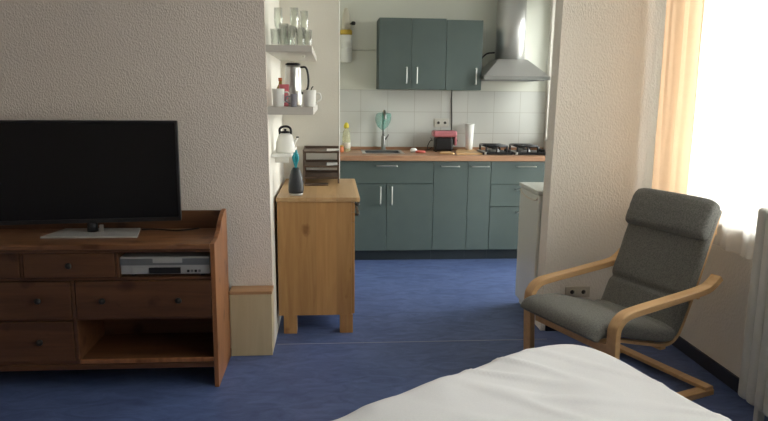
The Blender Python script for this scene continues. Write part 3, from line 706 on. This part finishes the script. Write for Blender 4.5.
# ------------------------------------------------------------------ fridge
FX = 1.296
f = thing('fridge', (1.58, 4.21, 0), 'low white fridge beside the doorway wall', 'fridge')
mesh('body', MB().box(FX + .050, 1.860, 3.996, 4.418, .020, .836, .006), 'whitegloss', f)
mesh('top', MB().box(FX - .006, 1.864, 3.994, 4.422, .838, .864, .006), 'whitegloss', f)
dr = mesh('door', MB().box(FX, FX + .048, 3.996, 4.418, .055, .834, .010, 3), 'whitegloss', f)
mesh('door_grip', MB().tube(crom([(FX - .001, 4.40, .822), (FX - .001, 4.34, .800), (FX - .001, 4.20, .788), (FX - .001, 4.06, .797), (FX - .001, 4.01, .818)], 6), .006, 8), 'outlet', dr)
mesh('kick_plate', MB().box(FX + .03, FX + .049, 4.0, 4.414, .004, .050, .002), 'whitegloss', f)
for x in (FX + .08, 1.82):
    for y in (4.03, 4.38): mesh('foot', MB().lathe((x, y, 0), [(0, 0), (.018, 0), (.018, .02), (0, .02)], 12), 'black', f)

# ------------------------------------------------------------------ armchair
S = .937
ch = thing('armchair', (1.450, 3.104, 0), 'grey fabric armchair on a bentwood birch frame by the window', 'armchair', 3.5193)
def cpath(pts, n=8): return [(p.x, p.y) for p in crom([(a, b_, 0) for a, b_ in pts], n)]
def ply(path, w0, w1, th, name):
    def sec(i, t):
        h = th / 2; e = .003
        return [(w0, -h + e), (w0 + e, -h), (w1 - e, -h), (w1, -h + e), (w1, h - e), (w1 - e, h), (w0 + e, h), (w0, h - e)]
    return mesh(name, MB().sweep(path, sec, False).scale(S), 'birch', ch, local=True)
side = cpath([(-.345, .640), (-.300, .606), (-.235, .582), (0, .556), (.21, .535), (.292, .520), (.337, .483), (.350, .43), (.343, .25), (.332, .08), (.315, .030), (.27, .0135), (.1, .0135), (-.15, .0135), (-.372, .0135)])
for w in (.285, -.345): ply(side, w, w + .06, .034, 'side_frame')
rail = cpath([(.385, .385), (.25, .365), (.05, .315), (-.06, .290), (-.13, .288), (-.185, .325), (-.235, .43), (-.30, .60), (-.37, .80), (-.425, .97)])
for w in (.205, -.245): ply(rail, w, w + .04, .018, 'seat_frame')
def bar(u0, u1, z0, z1, w=.285, name='cross_bar'):
    mesh(name, MB().box(u0, u1, -w, w, z0, z1, .004).scale(S), 'birch', ch, local=True)
bar(.305, .330, .312, .362); bar(-.372, -.312, .0255, .047, .34); bar(-.265, -.245, .525, .572, .29); bar(-.10, -.06, .262, .281, .243)
bar(-.418, -.400, .84, .885, .235)
for w in (-.22, -.11, 0, .11, .22):
    mesh('back_slat', MB().sweep(cpath([(-.236, .45), (-.30, .60), (-.372, .80), (-.40, .88)]), lambda i, t, w=w: [(w - .02, -.004), (w + .02, -.004), (w + .02, .004), (w - .02, .004)], False).scale(S), 'birch', ch, local=True)
def cushion(path, hw, th, name, crease=(), ends=.06, off=0.):
    n = len(path)
    def sec(i, t):
        e = min(t, 1 - t) / ends; k = min(1, e) if e < 1 else 1; k = math.sqrt(max(0, 1 - (1 - k) ** 2)) if k < 1 else 1
        k = max(k, .12)
        for cc, dep in crease: k *= 1 - dep * math.exp(-((t - cc) / .018) ** 2)
        out = []
        for q in range(36):
            a = 2 * PI * q / 36
            cw = math.copysign(abs(math.cos(a)) ** .28, math.cos(a)); sn = math.copysign(abs(math.sin(a)) ** .62, math.sin(a))
            bulge = 1 + .10 * (1 - cw * cw)
            wob = .0035 * noise.noise(Vector((t * 9, cw * 4, 3 + off)))
            out.append((cw * hw * (.97 + .03 * k) * (1 - .02 * (1 - k)), sn * th / 2 * k * bulge + wob + off))
        return out
    o = mesh(name, MB().sweep(path, sec).scale(S), 'chairfab', ch, local=True)
    return o
cushion(cpath([(.425, .395), (.405, .428), (.34, .436), (.22, .422), (.05, .375), (-.06, .350), (-.125, .352)], 10), .280, .092, 'seat_cushion', ends=.06)
cushion(cpath([(-.118, .335), (-.150, .375), (-.192, .47), (-.245, .60), (-.31, .78), (-.368, .935), (-.395, .985)], 12), .266, .075, 'back_cushion', crease=((.40, .5),), ends=.07)
cushion(cpath([(-.292, .825), (-.318, .895), (-.352, .975), (-.385, 1.005)], 10), .266, .100, 'head_pillow', ends=.16)

# ------------------------------------------------------------------ bed
C = Vector((1.038, 2.60)); A_ = Vector((-.828, -.56)); B_ = Vector((.238, -.971)); LA, LB = 2.0, 1.75
bed = thing('bed', (C.x + A_.x * 1.0 + B_.x * .85, C.y + A_.y * 1.0 + B_.y * .85, 0), 'bed covered by a rumpled white sheet in the foreground', 'bed')
def quad(ins, z0, z1):
    pts = [C + A_ * ins + B_ * ins, C + A_ * (LA - ins) + B_ * ins, C + A_ * (LA - ins) + B_ * (LB - ins), C + A_ * ins + B_ * (LB - ins)]
    return MB().poly([(p.x, p.y, z0) for p in pts], (0, 0, z1 - z0), .02)
mesh('mattress', quad(.10, .24, .455), 'white', bed)
mesh('bed_frame', quad(.12, .10, .238), 'birch', bed)
for a_, b__ in ((.2, .2), (LA - .2, .2), (.2, LB - .2), (LA - .2, LB - .2)):
    p = C + A_ * a_ + B_ * b__; mesh('leg', MB().box(p.x - .03, p.x + .03, p.y - .03, p.y + .03, 0, .10, .003), 'birch', bed)
def sheet(sa, sb):
    # squircle mapping keeps the corners soft
    x = sa * 2 - 1; y = sb * 2 - 1
    r = max(abs(x), abs(y))
    n_ = 5.5
    if r > 0:
        d = (abs(x) ** n_ + abs(y) ** n_) ** (1 / n_); k = r / d
    else: k = 1
    X, Y = x * k, y * k
    over = max(0., r - .84) / .16            # 0 on top, 1 at the hem
    rr = min(r, .84) / .84
    sc_ = (rr if r <= .84 else 1.) / (r if r > 0 else 1)
    X *= sc_; Y *= sc_
    # rounded shoulder then hanging side
    ang = min(1, over / .45) * PI / 2; R = .055
    out = R * math.sin(ang); z = .500 - R + R * math.cos(ang)
    if over > .45: z -= (over - .45) / .55 * .25; out += .01 * math.sin((x - y) * 24) * (over - .45)
    inset = R + .01
    P = C + A_ * (LA / 2 + X * (LA / 2 - inset) + (X * out if abs(X) > .01 else 0)) + B_ * (LB / 2 + Y * (LB / 2 - inset) + Y * out)
    q = Vector((P.x, P.y, 0))
    z += .016 * noise.noise(q * 2.3) + .009 * noise.noise(q * 5.1 + Vector((3, 1, 0)))
    w1 = noise.noise(Vector((P.x * 3.0 + P.y * 5.5, P.x * 1.2, 4.)))
    z += .014 * max(0, 1 - abs(w1) * 6) * (1 if over < .3 else 0) * (0.5 + .5 * noise.noise(q * 1.7 + Vector((9, 0, 0))))
    return Vector((P.x, P.y, max(z, .14)))
o = mesh('sheet', MB().grid(150, 150, sheet), 'sheet', bed)

# ------------------------------------------------------------------ radiator and curtains
r = thing('radiator', (1.90, 2.2, 0), 'tall white ribbed radiator at the right edge before the curtain', 'radiator')
RY = 2.715
for i in range(14):
    y = RY - .042 - i * .060
    mesh('column', MB().box(1.862, 1.912, y - .012, y + .044, .10, .985, .018, 4), 'rad', r)
mesh('header_pipe', MB().box(1.872, 1.902, RY - .042 - 13 * .06, RY - .004, .90, .945, .010, 3), 'rad', r)
mesh('header_pipe', MB().box(1.872, 1.902, RY - .042 - 13 * .06, RY - .004, .13, .175, .010, 3), 'rad', r)
for y in (RY - .15, RY - .70): mesh('foot', MB().box(1.870, 1.904, y, y + .03, 0, .14, .003), 'rad', r)

def curtain(y0, y1, xc, amp, waves, z0, z1, seed, skew=0.):
    def fn(a, d):
        z = z0 + (z1 - z0) * d; y = y0 + (y1 - y0) * a
        ph = a * waves * 2 * PI
        x = xc + amp * math.sin(ph + .5 * math.sin(ph * .37 + seed)) * (.75 + .25 * math.sin(d * 2 + seed)) + .006 * noise.noise(Vector((a * 12, d * 3, seed)))
        return Vector((x, y + .01 * math.cos(ph * 2) + skew * (1 - d) * (1 - a), z))
    return MB().grid(int(waves * 22), 24, fn)
o = single('sheer_curtain', curtain(.20, 3.66, 1.985, .016, 20, .70, 2.42, 1.), 'sheer', (1.985, 2.0, 2.42), 'bright white sheer curtain hanging across the window', 'curtain')
o = single('side_curtain', curtain(3.40, 3.79, 1.925, .022, 2.0, .66, 2.42, 5., skew=-.02), 'ocurtain', (1.955, 3.6, 2.42), 'peach orange curtain gathered in the corner behind the armchair', 'curtain')
cr = thing('curtain_rail', (1.97, 2.0, 2.45), 'white curtain rail fixed over the window', 'curtain rail')
mesh('rail', MB().box(1.93, 2.01, .15, 3.80, 2.425, 2.445, .003), 'white', cr)
for y in (.5, 2.0, 3.5): mesh('bracket', MB().box(1.98, XR, y, y + .03, 2.4455, 2.47, .002), 'white', cr)

# ------------------------------------------------------------------ daylight
wd_ = bpy.data.worlds.new('daylight'); sc.world = wd_; wd_.use_nodes = True
wn = wd_.node_tree; bg = wn.nodes['Background']; bg.inputs['Strength'].default_value = 1.
wt = wn.nodes.new('ShaderNodeTexCoord'); ws = wn.nodes.new('ShaderNodeSeparateXYZ'); wn.links.new(wt.outputs['Generated'], ws.inputs['Vector'])
wr = wn.nodes.new('ShaderNodeMapRange'); wr.inputs['From Min'].default_value = -.12; wr.inputs['From Max'].default_value = .12
wr.inputs['To Min'].default_value = 0; wr.inputs['To Max'].default_value = 1; wn.links.new(ws.outputs['Z'], wr.inputs['Value'])
wm = wn.nodes.new('ShaderNodeMixRGB'); wm.inputs['Color1'].default_value = (5.0, 4.8, 4.4, 1); wm.inputs['Color2'].default_value = (13.0, 12.9, 12.8, 1)
wn.links.new(wr.outputs['Result'], wm.inputs['Fac']); wn.links.new(wm.outputs['Color'], bg.inputs['Color'])
def portal(name, y0, y1, z0, z1):
    l = bpy.data.lights.new(name, 'AREA'); l.shape = 'RECTANGLE'; l.size = y1 - y0; l.size_y = z1 - z0; l.cycles.is_portal = True
    o = bpy.data.objects.new(name, l); COL.objects.link(o); o.location = (XR + .27, (y0 + y1) / 2, (z0 + z1) / 2)
    o.rotation_euler = Matrix(((0, 0, 1), (1, 0, 0), (0, 1, 0))).to_euler()
portal('window_daylight', *W1); portal('balcony_door_daylight', *W2); portal('kitchen_window_daylight', *W3)

# ------------------------------------------------------------------ camera
f_, yaw, pitch, roll, hh = 660.128, .0809265, .1771376, .01092, 1.462565
fw = Vector((math.sin(yaw) * math.cos(pitch), math.cos(yaw) * math.cos(pitch), -math.sin(pitch)))
rt = Vector((math.cos(yaw), -math.sin(yaw), 0)); up = rt.cross(fw)
r2 = rt * math.cos(roll) + up * math.sin(roll); u2 = -rt * math.sin(roll) + up * math.cos(roll)
cam = bpy.data.cameras.new('camera'); cam.sensor_fit = 'HORIZONTAL'; cam.sensor_width = 36; cam.lens = f_ * 36 / 768; cam.clip_start = .05
co_ = bpy.data.objects.new('camera', cam); COL.objects.link(co_)
mt = Matrix((r2, u2, -fw)).transposed().to_4x4(); mt.translation = (0, 0, hh); co_.matrix_world = mt
sc.camera = co_
sc.view_settings.view_transform = 'Standard'; sc.view_settings.look = 'None'; sc.view_settings.gamma = 1
sc.view_settings.use_curve_mapping = False; sc.view_settings.exposure = .3
sc.cycles.use_denoising = True
sc.cycles.max_bounces = 12; sc.cycles.diffuse_bounces = 8; sc.cycles.transparent_max_bounces = 12
sc.cycles.sample_clamp_indirect = 10
